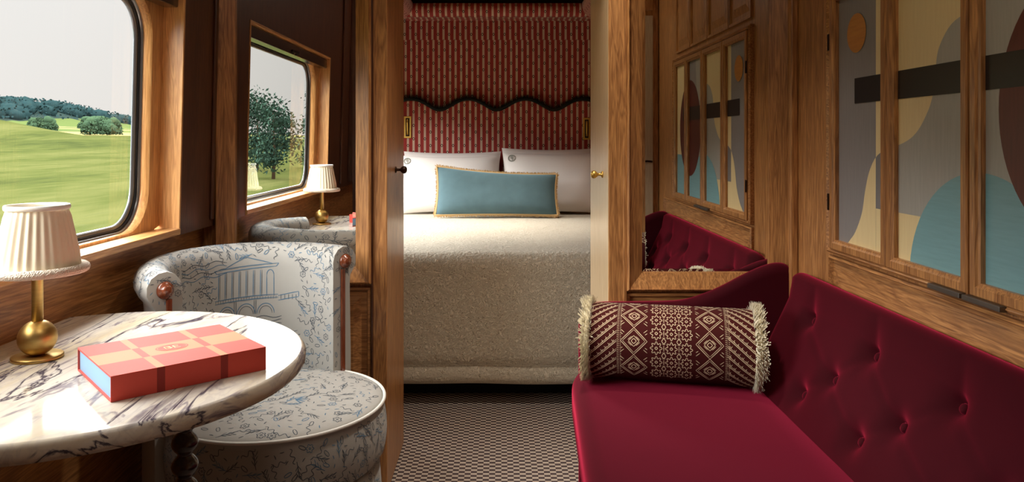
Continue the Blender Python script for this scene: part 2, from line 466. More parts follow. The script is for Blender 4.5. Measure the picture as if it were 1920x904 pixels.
# ------------------------------------------------------------------ mirrors
MF = lambda a, b, h: (a, D - h, b)
def mirror(x0, x1, z0, z1, sl, sr, sb, label, mat_frame=None):
    r = thing('wall_mirror', label, 'mirror', ((x0+x1)/2, D, z0))
    mf = MB()
    ox0, ox1, oz0 = x0-sl, x1+sr, z0-sb; oz1 = z1+.05
    # mitred boards sloping down to the glass
    O = [(ox0,oz0),(ox1,oz0),(ox1,oz1),(ox0,oz1)]; I = [(x0,z0),(x1,z0),(x1,z1),(x0,z1)]
    b = .006
    O2 = [(ox0+b,oz0+b),(ox1-b,oz0+b),(ox1-b,oz1-b),(ox0+b,oz1-b)]
    lo = [[mf.vert(MF(*p, h)) for p in L] for L, h in ((O, 0), (O, .028), (O2, .034), (O2, .028), (I, .010), (I, .003))]
    for A, B in zip(lo, lo[1:]):
        for k in range(4): mf.face((A[k], A[(k+1)%4], B[(k+1)%4], B[k]))
    mf.build('frame', mat_frame or wood_z, r)
    g = MB()
    g.frame(x0, x1, z0, z1, [(0, .0030), (.011, .0038)], MF, 0, fill=0)
    g.build('mirror_glass', mirror_m, r)
    return r
mirror(-.838, -.4585, .719, 2.05, .057, .0505, .05, 'tall mirror on the left partition reflecting the window and lamp')
mirror(.443, .843, .702, 2.05, .050, .058, .055, 'tall mirror on the right partition reflecting the inlaid shutters and sofa')
# panels below the mirrors
def raised(x0, x1, z0, z1, name, h=.006):
    m = MB(); m.frame(x0, x1, z0, z1, [(0, 0), (0, h+.006), (.008, h+.006), (.012, .001), (.03, .001), (.055, h+.004)], MF, 0, fill=0)
    return struct(m.build(name, wood_x))
raised(-.89, -.412, .05, .655, 'trim_5')
raised(.395, .648, .05, .636, 'trim_6'); raised(.655, .90, .05, .636, 'trim_7')

# ------------------------------------------------------------------ right wall joinery and shutters
MR = lambda a, b, h: (WRX - h, a, b)
m = MB(); m.box(WRX-.022, WRX, 2.274, 2.298, .0, CEIL); struct(m.build('trim_8', wood_z, bevel=.004))
m = MB(); m.box(WRX-.004, WRX, 2.298, 2.345, .0, CEIL); struct(m.build('trim_13', ebon), 'dark wood strip in the corner beside the right mirror')  # dark-coloured strip in place of a cut groove
m = MB(); m.frame(.84, 2.04, .815, 1.535, [(0, 0), (0, .014), (.006, .02), (.014, .014), (.014, .005)], MR); struct(m.build('trim_9', wood_y), 'moulded wooden frame round the four inlaid shutters')
m = MB(); m.frame(.60, 2.04, .30, .806, [(0, 0), (0, .010), (.006, .014), (.012, .002), (.02, .002), (.085, .012)], MR, 0, fill=0); struct(m.build('trim_10', wood_y))
m = MB()
for a0, a1 in ((1.77, 2.03), (1.47, 1.76), (1.17, 1.46), (.88, 1.16)):
    m.frame(a0, a1, 1.56, 2.2, [(0, 0), (0, .01), (.01, .01), (.016, .0005), (.03, .0005), (.06, .008)], MR, 0, fill=0)
struct(m.build('trim_11', wood_z))
# marquetry shapes in wall coordinates (Y, Z)
def ell(cy, cz, a, b, n=64): return [(cy+a*cos(2*pi*k/n), cz+b*sin(2*pi*k/n)) for k in range(n)]
curveA = [(1.36,1.372),(1.4367,1.366),(1.4911,1.351),(1.527,1.3185),(1.542,1.287),(1.546,1.2437),(1.561,1.2),(1.579,1.173),(1.605,1.145),(1.636,1.1247),(1.68,1.110),(1.738,1.100),(1.775,1.087),(1.8,1.071),(1.826,1.038),(1.845,.991),(1.861,.9366),(1.895,.886),(1.924,.8616),(1.95,.84)]
def smooth(pts, k=4):
    out = []
    for i in range(len(pts)-1):
        p0, p1, p2, p3 = pts[max(i-1,0)], pts[i], pts[i+1], pts[min(i+2,len(pts)-1)]
        for j in range(k):
            t = j/k
            out.append(tuple(.5*((2*p1[c])+(-p0[c]+p2[c])*t+(2*p0[c]-5*p1[c]+4*p2[c]-p3[c])*t*t+(-p0[c]+3*p1[c]-3*p2[c]+p3[c])*t**3) for c in range(len(p1))))
    out.append(pts[-1]); return out
sA = smooth(curveA)
up = [p for p in sA if p[0] <= 1.795]           # upper run of the S curve
dn = [p for p in sA if p[0] >= 1.792]           # lower run
SHAPES = [('slate', [(1.792,.8),(2.1,.8),(2.1,1.6),(1.792,1.6)]),
          ('cream', [(1.36,.8),(1.792,.8),(1.792,1.6),(1.36,1.6)]),
          ('grey', [(1.36,.955)] + [p for p in up if p[0] < 1.792] + [(1.792,1.076),(1.792,.955)]),
          ('dusk', [(1.73,.955),(1.73,1.1012)] + [p for p in up if 1.732 < p[0] < 1.792] + [(1.792,1.076),(1.792,.955)]),
          ('cream', [(1.792,.8),(1.792,1.076)] + dn + [(1.95,.8)]),
          ('grey', [(1.0,.8),(1.40,.8),(1.40,1.6),(1.0,1.6)]),
          ('slate', [(1.10,.8),(1.24,.8),(1.30,1.2),(1.24,1.6),(1.10,1.6)]),
          ('cream', [(.8,.8),(1.10,.8),(1.10,1.6),(.8,1.6)]),
          ('teal', ell(1.40, .818, .243, .240)),
          ('teal', [(.8,.8),(1.30,.8),(1.30,.93),(1.13,.97),(1.13,1.046),(.8,1.046)]),
          ('maroon', ell(1.155, 1.175, .193, .228)),
          ('bar', [(1.02,1.212),(1.898,1.212),(1.898,1.2757),(1.02,1.2757)]),
          ('ochre', ell(1.888, 1.390, .050, .0495))]
def clip(poly, a0, a1, b0, b1):
    for ax, lim, sg in ((0,a0,1),(0,a1,-1),(1,b0,1),(1,b1,-1)):
        out = []
        for i in range(len(poly)):
            p, q = poly[i], poly[(i+1) % len(poly)]
            ip, iq = (p[ax]-lim)*sg >= 0, (q[ax]-lim)*sg >= 0
            if ip: out.append(p)
            if ip != iq:
                t = (lim-p[ax])/(q[ax]-p[ax]); out.append((p[0]+(q[0]-p[0])*t, p[1]+(q[1]-p[1])*t))
        poly = out
        if len(poly) < 3: return []
    return poly
PZ0, PZ1 = .853, 1.49
panes = [(1.7476, 1.988, 'wooden shutter inlaid with the ochre disc and end of the black bar'),
         (1.4447, 1.690, 'wooden shutter inlaid with the pale S curve and edge of the teal circle'),
         (1.150, 1.3847, 'wooden shutter inlaid with the wide part of the burgundy oval, third from the far wall'),
         (.905, 1.095, 'nearest shutter, leftmost in the mirror, cream above teal with the burgundy oval edge')]
names = list(IN)
for (a0, a1, lab) in panes:
    s = thing('shutter', lab, 'shutter', (WRX, (a0+a1)/2, PZ0-.027), 'inlaid shutters on the right wall')
    f = MB(); w = .0265
    f.frame(a0-w, a1+w, PZ0-w, PZ1+w, [(0, .001), (0, .019), (.003, .022), (.018, .022), (.022, .018), (w, .016), (w, .005)], MR)
    f.build('frame', wood_z, s)
    p = MB(); e = .001
    used = []
    for li, (nm, poly) in enumerate(SHAPES):
        c = clip(poly, a0-e, a1+e, PZ0-e, PZ1+e)
        if len(c) >= 3:
            if nm not in used: used.append(nm)
            p.poly([MR(a, b, .006 + .00012*li) for a, b in c], used.index(nm))
    p.build('inlay_panel', [IN[n] for n in used], s)
    for z in ((.93, 1.36) if a1 > 1.9 else ()):
        h = MB(); h.box(WRX-.024, WRX-.02, a1+w-.004, a1+w+.006, z, z+.045)
        h.build('hinge', bronze, s, bevel=.001)
for y0, y1, lab in ((1.428, 1.535, 'grey metal catch under the shutters, the farther of the pair'), (1.312, 1.421, 'grey metal catch under the shutters, the nearer of the pair')):
    m = MB(); m.box(WRX-.03, WRX-.001, y0, y1, .8155, .8262); tag(m.build('shutter_catch', steel, bevel=.0015), lab, 'catch', 'metal catches under the shutters')

# wardrobe at the near end of the right wall (seen in the right-hand mirror)
wr = thing('wardrobe', 'pale-doored wardrobe reflected at the left edge of the right mirror', 'wardrobe', (.72, 0, 0))
m = MB(); m.box(.52, WRX-.004, REAR+.004, .425, 0, CEIL-.02); m.build('carcass', wood_z, wr)
m = MB(); m.box(.56, .868, .425, .442, .06, 1.83); dr = m.build('door', wood_ward, wr, bevel=.002)
m = MB(); m.box(.56, .868, .425, .442, 1.86, CEIL-.05); m.build('upper_door', wood_z, wr, bevel=.002)
m = MB(); m.tube([(.80, .452, .995), (.83, .468, .998), (.86, .452, .995)], .006); m.build('handle', bronze, dr)

# ------------------------------------------------------------------ bed
BX, BY0, BY1, BZ = .80, 3.12, 5.12, .64
bed = thing('bed', 'double bed under a cream quilted coverlet beyond the open doors', 'bed', (0, 4.1, 0))
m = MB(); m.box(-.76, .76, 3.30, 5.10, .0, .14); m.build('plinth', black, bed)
m = MB(); rbox(m, -.775, .775, 3.17, 5.12, .13, BZ-.015, .06); m.build('mattress', linen, bed)
m = MB()
prof = [(BY0+.012, .095), (BY0, .105), (BY0-.004, .13), (BY0+.002, .160), (BY0+.012, .170), (BY0+.002, .180)]
for k in range(1, 9): prof.append((BY0 - .006*sin(pi*k/9), .18 + (.56-.18)*k/9))
for k in range(0, 9):
    t = pi - (pi/2)*k/8; prof.append((BY0+.085+.085*cos(t), BZ-.085+.085*sin(t)))
for k in range(1, 13): prof.append((BY0+.085+(BY1-BY0-.085)*k/12, BZ + .004*sin(pi*k/12)))
rows = []
for (y, z) in prof:
    row = []
    for a in range(49):
        x = -BX + 2*BX*a/48
        wob = .004*mnoise.noise(Vector((x*3, z*2, 1))) if z < .6 else 0
        row.append((x, y + wob, z + .004*mnoise.noise(Vector((x*4, y*4, 5)))))
    rows.append(row)
m.grid(rows)
for sx in (-BX, BX):
    m.grid([[(sx, y, z) for (y, z) in prof], [(sx*1.002, y, .10) for (y, z) in prof]])
m.build('coverlet', quilt, bed)

hb = thing('headboard', 'scalloped headboard in red striped fabric with black piping and shadow-like strands', 'headboard', (0, 5.17, .3))
def hz(x):
    c = cos(2*pi*(x+.03)/.394); return 1.358 - .037*c + .006*(1 - c*c)
m = MB(); N = 120; HX = .9
fr_, bk_ = [], []
cols = [-HX + 2*HX*k/N for k in range(N+1)]
levels = [.45, .9]
rows, uvs = [], []
for z in (0.45, 1.0, None, 'r1', 'r2', 'b'):
    row, uv = [], []
    for x in cols:
        t = hz(x)
        zz = {None: t-.02, 'r1': t-.005, 'r2': t, 'b': t}.get(z, z); yy = {None: 5.13, 'r1': 5.136, 'r2': 5.15, 'b': 5.219}.get(z, 5.13)
        row.append((x, yy, zz)); uv.append((x+10.012, zz+10.02))
    rows.append(row); uvs.append(uv)
m.grid(rows, uv=uvs); m.build('panel', fabric, hb)
m = MB(); m.tube([(x, 5.142, hz(x)+.004) for x in cols], .013, 10)
for k in range(2600):  # dark strands imitate the soft shadow above the piping
    x = -HX + 2*HX*random.random(); z = hz(x); a = random.uniform(-.3, .3); l = random.uniform(.012, .034)
    p = Vector((x, 5.138 + random.uniform(0, .02), z+.008)); q = p + Vector((sin(a)*l, random.uniform(-.004, .004), cos(a)*l)); w = Vector((.0012, 0, 0))
    m.poly([p-w, p+w, q+w*.3, q-w*.3])
m.build('trim', plain('black_trim_and_shadow', (12, 10, 10), .9), hb)

# padded roll along the top of the wall, returning along both sides
def roll():
    r = thing('valance', 'padded striped roll running round the top of the bed alcove', 'valance', (0, 4.9, 2.0))
    m = MB(); R = .047; cz = 1.987; cy = 5.0; n = 16
    rows, uvs = [], []
    for k in range(n+1):
        t = radians(100 + 250*k/n)     # top, front, bottom, back to the wall
        y, z = cy + R*cos(t), cz + R*sin(t)
        rows.append([(x, y, z) for x in (-.66, .66)]); uvs.append([(x+10.01, R*radians(250*k/n)+10) for x in (-.66, .66)])
    rows.append([(x, 5.217, 1.950) for x in (-.66, .66)]); uvs.append([(x*1.02+10.01, .5+10) for x in (-.66, .66)])
    m.grid(rows, uv=uvs); m.build('front_roll', fabric, r)
    for sx in (-1, 1):
        m = MB(); rows, uvs = [], []
        ys = [3.0 + (5.05-3.0)*k/40 for k in range(41)]
        for y in ys:
            rows.append([((-.657 if sx < 0 else .605) + .07*cos(2*pi*j/24), y, 2.008 + .07*sin(2*pi*j/24)) for j in range(24)])
            uvs.append([(y+10, 2*pi*.07*j/24+10) for j in range(24)])
        m.grid(rows, uv=uvs, closed_u=True); m.build('side_roll', fabric, r)
roll()

def reading_light(x, z, lab):
    r = thing('wall_lamp', lab, 'wall light', (x, 5.13, z), 'brass reading lights on the headboard')
    M = lambda a, b, h: (x+a, 5.129-h, z+b)
    m = MB(); m.frame(-.0255, .0255, -.075, .075, [(0, 0), (0, .006), (.002, .008), (.012, .008), (.012, .001)], M); m.build('plate', brass_pl, r)
    m = MB(); m.poly([M(a, b, .0012) for a, b in ((-.0135,-.063),(.0135,-.063),(.0135,.063),(-.0135,.063))]); m.build('recess', bronze, r)
    m = MB(); m.tube([M(0, b, .011) for b in (-.052, -.02, .02, .048)], .0068, 14); m.ball(M(0, .049, .011), .0065); m.build('lamp_tube', brass_pl, r)
reading_light(-.643, 1.206, 'brass reading light on the headboard above the left pillow')
reading_light(.586, 1.195, 'brass reading light on the headboard above the right pillow')

def pillow_surf(w, h, T, cx, cy, cz, lean_a, yaw=0, warp=None, ear=.05):
    ca, sa, cw, sw = cos(lean_a), sin(lean_a), cos(yaw), sin(yaw)
    def P(u, v, side=1):
        x = w/2*u*(1 - ear*(1-v*v)*abs(u)**3); z = h/2*v*(1 - ear*1.4*(1-u*u)*abs(v)**3)
        t = side*T/2*max(0, (1-u**4)*(1-v**4))**.62
        if warp: z += warp(u, v)
        t *= 1 + .08*mnoise.noise(Vector((u*2.3+cx*9, v*2.1, side)))
        y, zz = -t*ca + z*sa, z*ca + t*sa*.9
        return Vector((cx + x*cw - y*sw, cy + y*cw + x*sw, cz + zz))
    return P
def pillow_mesh(P, n=34, k=22):
    m = MB()
    for s in (1, -1):
        m.grid([[P(-1+2*a/n, -1+2*b/k, s) for a in range(n+1)] for b in range(k+1)][::s])
    return m
def surf_of(P, w, h):
    def S(a, b):
        u, v = a/(w/2), b/(h/2); e = .01
        p = P(u, v); n = (P(u+e, v)-p).cross(P(u, v+e)-p); n.normalize()
        if n.y > 0: n = -n
        return p, n
    return S
def monogram(m, S, ox, oy, r, mat=1, w=.0035):
    for rr in (r, r*.8): m.ribbon(S, [(ox+rr*cos(2*pi*k/28), oy+rr*sin(2*pi*k/28)) for k in range(29)], w, mat, .0012)
    q = r*.62
    m.ribbon(S, [(ox, oy+q), (ox, oy), (ox, oy-q)], w, mat, .0012)
    m.ribbon(S, [(ox-q, oy), (ox, oy), (ox+q*.8, oy)], w, mat, .0012)
    for sg, y0 in ((1, .5), (1, -.5), (-1, .5)):
        m.ribbon(S, [(ox+sg*q*.5*(0 if k in (0,) else 1)*sin(pi*k/10)+0, oy + y0*q + q*.5*cos(pi*k/10)) for k in range(11)], w, mat, .0012)
def pillow(w, h, T, cx, cy, cz, la, label, mono=None, yaw=0, warp=None):
    P = pillow_surf(w, h, T, cx, cy, cz, la, yaw, warp)
    m = pillow_mesh(P)
    if mono: monogram(m, surf_of(P, w, h), *mono)
    o = m.build('pillow', [linen, embroid]); tag(o, label, 'pillow', 'pillows against the headboard'); return o
pillow(.66, .40, .13, -.332, 5.035, .845, .2, 'white pillow lying behind the monogrammed one on the left')
pillow(.66, .42, .13, .333, 5.035, .858, .2, 'white pillow behind the monogrammed one on the right, its top edge showing')
pillow(.68, .40, .15, -.345, 4.86, .832, .38, 'left white pillow with a grey round monogram near its left corner', (-.27, .145, .024), .03)
pillow(.67, .42, .15, .341, 4.86, .842, .38, 'right white pillow with a grey round monogram near its left corner', (-.275, .155, .026), -.03)
# lumbar cushion
cw_, ch_ = .745, .275
wp = lambda u, v: (.026*(-u)*(v+1)/2) + .012*(v+1)/2*u*u
PC = pillow_surf(cw_, ch_, .14, -.029, 4.58, .790, .36, 0, wp, .035)
cu = thing('lumbar_cushion', 'long duck-egg blue velvet cushion with gold fringe in front of the white pillows', 'cushion', (-.03, 4.60, .64))
pillow_mesh(PC).build('cover', blue_velvet, cu)
m = MB(); per = []
for k in range(80): per.append((-1+2*k/80, -1))
for k in range(32): per.append((1, -1+2*k/32))
for k in range(80): per.append((1-2*k/80, 1))
for k in range(32): per.append((-1, 1-2*k/32))
ctr = PC(0, 0); pp = [PC(u, v) for u, v in per]
m.tube(pp, .006, 8, closed=True)
for i in range(len(pp)):
    for j in range(4):
        p = pp[i].lerp(pp[(i+1) % len(pp)], j/4); u, v = per[i]
        d = Vector((u if abs(u) == 1 else 0, 0, v if abs(v) == 1 else 0)); 
        d += Vector((random.uniform(-.35,.35), random.uniform(-.5,.3), random.uniform(-.35,.35))); d.normalize()
        t = Vector((d.z, 0, -d.x)); t.normalize() if t.length > 1e-6 else None
        q = p + d*random.uniform(.010, .017)
        m.poly([p-t*.0022, p+t*.0022, q+t*.0012, q-t*.0012])
m.build('fringe', fringe_g, cu)

# ------------------------------------------------------------------ marble table
TX, TY, TR = -.735, 1.303, .381; CUT = WLO+.002
tb = thing('side_table', 'round marble-topped table cut straight against the wall under the window', 'table', (TX, TY, 0))
def table_outline(r):
    cx = CUT + (TR-r)
    t0 = math.acos(max(-1, (cx-TX)/r)); pts = []
    for k in range(97):
        t = -t0 + 2*t0*k/96; pts.append((TX+r*cos(t), TY+r*sin(t)))
    for k in range(1, 12):
        a, b = pts[96], pts[0]; pts.append((a[0]+(b[0]-a[0])*k/12, a[1]+(b[1]-a[1])*k/12))
    return pts
m = MB(); lo = []
for ins, z in ((.012, TZ-.030), (.004, TZ-.028), (0, TZ-.022), (0, TZ-.008), (.003, TZ-.003), (.008, TZ)):
    lo.append([m.vert((x, y, z)) for x, y in table_outline(TR-ins)])
for A, B in zip(lo, lo[1:]):
    n = len(A)
    for k in range(n): m.face((A[k], A[(k+1)%n], B[(k+1)%n], B[k]), 0, True)
m.face(lo[-1]); m.face(lo[0][::-1]); m.build('tabletop', marble, tb)
m = MB(); prof = [(.0001, 0), (.045, 0), (.045, .02), (.026, .035)]; z = .05
while z < TZ-.07:
    for k in range(7): prof.append((.0125 + .0105*sin(pi*k/6), z + .037*k/6))
    z += .040
prof += [(.016, TZ-.06), (.030, TZ-.045), (.030, TZ-.030), (.0001, TZ-.030)]
m.lathe(prof, (-.555, 1.31, 0), 28); m.build('leg', ebon, tb)
m = MB(); m.box(WLO+.001, WLO+.05, TY-.24, TY+.24, TZ-.075, TZ-.030); m.build('wall_cleat', wood_y, tb, bevel=.004)

# ------------------------------------------------------------------ table lamp
LX, LY = -.817, 1.315
lp = thing('table_lamp', 'brass ball-based table lamp with pleated cream shade on the marble table', 'lamp', (LX, LY, TZ))
L0 = (LX, LY, TZ)
m = MB(); m.lathe([(.0001,0),(.040,0),(.041,.001),(.041,.005),(.0395,.0065),(.0001,.0065)], L0, 56); m.build('base_plate', brass, lp)
m = MB(); m.ball((LX, LY, TZ+.0365), .0312, n=40); m.build('ball', brass, lp)
m = MB(); m.lathe([(.0092,.064),(.0092,.225),(.006,.23),(.006,.262)], L0, 24, cap=True); m.build('stem', brass, lp)
pl_mod = lambda r, z, t: .0012*cos(30*t)*(1+.5*sin(3*t)) if .162 < z < .262 else 0
m = MB()
outer = [(.0665,.160),(.0662,.166),(.0640,.185),(.0600,.205),(.0553,.228),(.0508,.250),(.0475,.263)]
m.lathe(outer, L0, 240, mod=pl_mod)
m.lathe([(r-.002, z) for r, z in outer], L0, 60); m.build('lamp_shade', shade_m, lp)
m = MB()
m.lathe([(.0496 + .0020*cos(t), .2665 + .0045*sin(t)) for t in [2*pi*k/10 for k in range(11)]], L0, 60)
m.build('shade_rim', piping_m, lp)
m = MB(); rows = []
for k in range(13):
    t = 2*pi*k/12; rows.append((.0735 + .0085*cos(t), .1570 + .0080*sin(t)))
m.lathe(rows, L0, 120, mod=lambda r, z, t: .0007*sin(47*t+z*900))
m.build('shade_trim', terry, lp)
m = MB()
for k in range(3): m.tube([(LX, LY, TZ+.258), (LX+.047*cos(2.1*k), LY+.047*sin(2.1*k), TZ+.262)], .0012, 6)
m.build('shade_carrier', brass, lp)

# ------------------------------------------------------------------ red box
BXc = Vector((-.550, 1.247)); ang = atan2(.157, .177); BL, BWd, BH = .237, .203, .0383
ca, sa = cos(ang), sin(ang)
bx = thing('presentation_box', 'red and orange checked presentation box lying on the marble table', 'box', (BXc.x, BXc.y, TZ))
def BP(a, b, h): return (BXc.x + a*ca - b*sa, BXc.y + a*sa + b*ca, TZ + h)
bred = cloth('red_paper', (214, 76, 62), 900, .1, .7); borg = cloth('orange_paper', (232, 134, 92), 900, .1, .7)
bdk = cloth('deep_red_paper', (150, 40, 34), 900, .1, .7); bblue = cloth('sky_blue_paper', (148, 194, 232), 900, .1, .7)
def bbox(m, a0, a1, b0, b1, h0, h1, mm=0):
    i = [m.vert(BP(a, b, h)) for a in (a0, a1) for b in (b0, b1) for h in (h0, h1)]
    for f in ((0,1,3,2),(4,6,7,5),(0,4,5,1),(2,3,7,6),(0,2,6,4),(1,5,7,3)): m.face([i[k] for k in f], mm)
m = MB(); hl, hw = BL/2, BWd/2; t = .0022
bbox(m, -hl, hl, -hw, hw, .0004, .0026); bbox(m, -hl, hl, -hw, hw, BH-.0026, BH)
bbox(m, -hl, hl, -hw, -hw+t, .0026, BH-.0026); bbox(m, -hl, hl, hw-t, hw, .0026, BH-.0026)
ca_ = [-hl, -hl+.27*BL, -hl+.32*BL, -hl+.68*BL, -hl+.73*BL, hl]; rb_ = [-hw, -hw+.345*BWd, -hw+.655*BWd, hw]
for i in range(5):
    for j in range(3):
        narrow = i in (1, 3)
        mm = 1 if (narrow != (j == 1)) else 0
        m.poly([BP(a, b, BH+.0002) for a, b in ((ca_[i],rb_[j]),(ca_[i+1],rb_[j]),(ca_[i+1],rb_[j+1]),(ca_[i],rb_[j+1]))], mm)
    if i in (1, 3):
        for b in (-hw-.0002, hw+.0002): m.poly([BP(ca_[i], b, .0006), BP(ca_[i+1], b, .0006), BP(ca_[i+1], b, BH), BP(ca_[i], b, BH)], 2)
SB = lambda a, b: (Vector(BP(a, b, BH+.0003)), Vector((0,0,1)))
m.poly([BP(.026*cos(2*pi*k/40), .019*sin(2*pi*k/40), BH+.0004) for k in range(40)], 0)
m.ribbon(SB, [(.023*cos(2*pi*k/40), .0165*sin(2*pi*k/40)) for k in range(41)], .0012, 1, .0003)
for st in ([(-.011,-.007),(-.011,.007)], [(-.011,.007),(-.004,.006),(-.002,.0035),(-.005,.0005),(-.011,0)], [(-.011,0),(-.003,-.001),(-.001,-.004),(-.005,-.0068),(-.011,-.007)],
           [(.012,.007),(.003,.007),(.003,-.007),(.012,-.007)], [(.003,0),(.010,0)]):
    m.ribbon(SB, st, .0026, 3, .0004)
m.build('cover', [bred, borg, bdk, cloth('cream_print', (244, 214, 160))], bx)
m = MB(); bbox(m, -hl+.003, hl-.003, -hw+t, hw-t, .0026, BH-.0026); m.build('tray', bblue, bx)

# ------------------------------------------------------------------ armchair
CS = Vector((-.573, 1.911)); CB = Vector((-.612, 1.942)); SZ = .46
ac = thing('tub_chair', 'round tub armchair in white cotton printed with blue line drawings, behind the table', 'armchair', (CS.x, CS.y, 0))
RI, RR, ZR = .225, .043, .770
P0, P1 = radians(53.5), radians(230.5)
prof = [(RI, .40), (RI, .50), (RI, .60), (RI, .70), (RI, .745)]
for k in range(0, 15): 
    t = radians(180 - 240*k/14); prof.append((RI+RR+RR*cos(t), ZR+RR*sin(t)))
prof += [(RI+.062, .70), (RI+.066, .5), (RI+.066, .3), (RI+.060, .05)]
cum = [0]
for a, b in zip(prof, prof[1:]): cum.append(cum[-1] + hypot(b[0]-a[0], b[1]-a[1]))
def prof_at(s):
    s = max(0, min(cum[-1]-1e-6, s))
    for i in range(len(cum)-1):
        if s <= cum[i+1]:
            t = (s-cum[i])/(cum[i+1]-cum[i]); return prof[i][0]+(prof[i+1][0]-prof[i][0])*t, prof[i][1]+(prof[i+1][1]-prof[i][1])*t
def back_pt(ph, s):
    r, z = prof_at(s); rise = .008*sin(pi*(ph-P0)/(P1-P0))
    return Vector((CB.x + r*cos(ph), CB.y + r*sin(ph), z + rise*max(0, (z-.5)/.3)))
def back_surf(u, v):     # u: metres along the inside, running left to right as seen; v: metres up from seat level
    ph = P1 - u/(RI+.02); s = v + .06
    p = back_pt(ph, s); e = .004
    n = (back_pt(ph-e*4, s)-back_pt(ph+e*4, s)).cross(back_pt(ph, s+e)-back_pt(ph, s-e)); n.normalize()
    return p, n if (p+n*.01-Vector((CB.x, CB.y, p.z))).length < (p-Vector((CB.x, CB.y, p.z))).length or p.z > .80 else n
UB = (P1-P0)*(RI+.02)

def rnd(a, b): return random.uniform(a, b)
def motif_set(m, S, inside, n, sz=1.0, avoid=None, area=((0,1),(0,1)), mind=.026):
    """scatter little pen drawings over a surface"""
    pts = []; tries = 0
    while len(pts) < n and tries < n*40:
        tries += 1
        u, v = rnd(*area[0]), rnd(*area[1])
        if not inside(u, v) or (avoid and avoid(u, v)): continue
        if any(hypot(u-a, v-b) < mind for a, b in pts): continue
        pts.append((u, v))
        k = random.random(); a = rnd(0, 2*pi); mt = 2 if random.random() < .28 else 1
        R = lambda x, y: (u + sz*(x*cos(a)-y*sin(a)), v + sz*(x*sin(a)+y*cos(a)))
        w = .0020*sz
        if k < .38:
            m.ribbon(S, [R(-.006,0), R(0,.0006), R(.006,0)], .0028*sz, mt)
        elif k < .55:
            m.ribbon(S, [R(.011*cos(2*pi*i/12), .0045*sin(2*pi*i/12)) for i in range(13)], w, mt)
        elif k < .68:
            m.ribbon(S, [R(.010*(1+.22*cos(6*2*pi*i/30))*cos(2*pi*i/30), .010*(1+.22*cos(6*2*pi*i/30))*sin(2*pi*i/30)) for i in range(31)], w, mt)
            m.ribbon(S, [R(.0025*cos(2*pi*i/8), .0025*sin(2*pi*i/8)) for i in range(9)], w, mt)
        elif k < .84:
            m.ribbon(S, [R(-.022+.044*i/14, .005*sin(i*.9)) for i in range(15)], w, mt)
        else:
            m.ribbon(S, [R(-.024,-.004), R(-.008,0), R(.006,.002), R(.026,.010)], .0024*sz, mt)
            for t in (-.012, .0, .012):
                m.ribbon(S, [R(t,.0), R(t+.008,.006), R(t+.013,.009)], w, mt); m.ribbon(S, [R(t,.0), R(t+.009,-.004), R(t+.014,-.006)], w, mt)
# back
m = MB(); NP = 72
ss = [cum[-1]*k/60 for k in range(61)]
m.grid([[back_pt(P0+(P1-P0)*a/NP, s) for a in range(NP+1)] for s in ss])
for ph in (P0, P1): m.poly([back_pt(ph, s) for s in ss])
def bridge(m, S, x, y, s=1.0):
    L = lambda pts, w=.0022, mt=2: m.ribbon(S, [(x+a*s, y+b*s) for a, b in pts], w*1.05, mt)
    ln = lambda x0, y0, x1, y1, n=5: [(x0+(x1-x0)*i/n, y0+(y1-y0)*i/n) for i in range(n+1)]
    L(ln(-.09,.0,.09,.004)); L(ln(-.09,-.008,.09,-.004)); L(ln(-.085,.068,.085,.078)); L(ln(-.092,.076,.092,.086)); L(ln(-.092,.076,-.085,.068)); L(ln(.092,.086,.085,.078))
    L(ln(-.06,.079,.0,.104)); L(ln(.0,.104,.075,.085))
    for k in range(9):
        xx = -.08 + .02*k
        if k not in (7, 8): L(ln(xx, .0, xx+.001, .069)); L(ln(xx+.004, .0, xx+.005, .069), .0016, 1)
    for xx in (.058, .078): L(ln(xx, 0, xx, .055))
    L([(.058+.010-.010*cos(pi*i/8), .055+.014*sin(pi*i/8)) for i in range(9)])
    L([(-.078+.0*i, .0) for i in range(2)])
    for cx, r in ((-.055,.024),(.0,.026),(.055,.024)):
        L([(cx-r*cos(pi*i/12), -.045+r*1.1*sin(pi*i/12)) for i in range(13)]); L([(cx-(r-.006)*cos(pi*i/12), -.045+(r-.006)*1.1*sin(pi*i/12)) for i in range(13)], .0016, 1)
    for k in range(3): L([(-.10+.2*i/24, -.054-.010*k+.003*sin(i*.8+k)) for i in range(25)], .002, 1)
    for k in range(24):
        xx = -.088+.0075*k; L(ln(xx, -.007, xx, .0, 1), .0016, 1)
    for cx in (-.028, .028): L(ln(cx, -.008, cx, -.045), .0018, 1); L(ln(cx-.005, -.008, cx-.005, -.045), .0018, 1)
    L(ln(.09,.0,.15,.012)); L(ln(.09,-.012,.15,-.002)); L(ln(.15,.012,.15,-.002))
    for k in range(5): L(ln(.098+.011*k,-.01,.098+.011*k,.004), .0016, 1)
BXU, BYV = UB*.615, .205
bridge(m, back_surf, BXU, BYV, 1.08)
nb = lambda u, v: -.108 < u-BXU < .165 and -.092 < v-BYV < .115
inb = lambda u, v: .012 < u < UB-.012
random.seed(11)
motif_set(m, back_surf, inb, 620, .82, nb, ((0, UB), (-.02, .46)), .0172)
for k in range(4):
    y = .30+.0*k
    m.ribbon(back_surf, [(UB*.30+.18*i/20, .275+.012*k+.004*sin(i*.7+k)) for i in range(21)], .0018, 1 if k % 2 else 2)
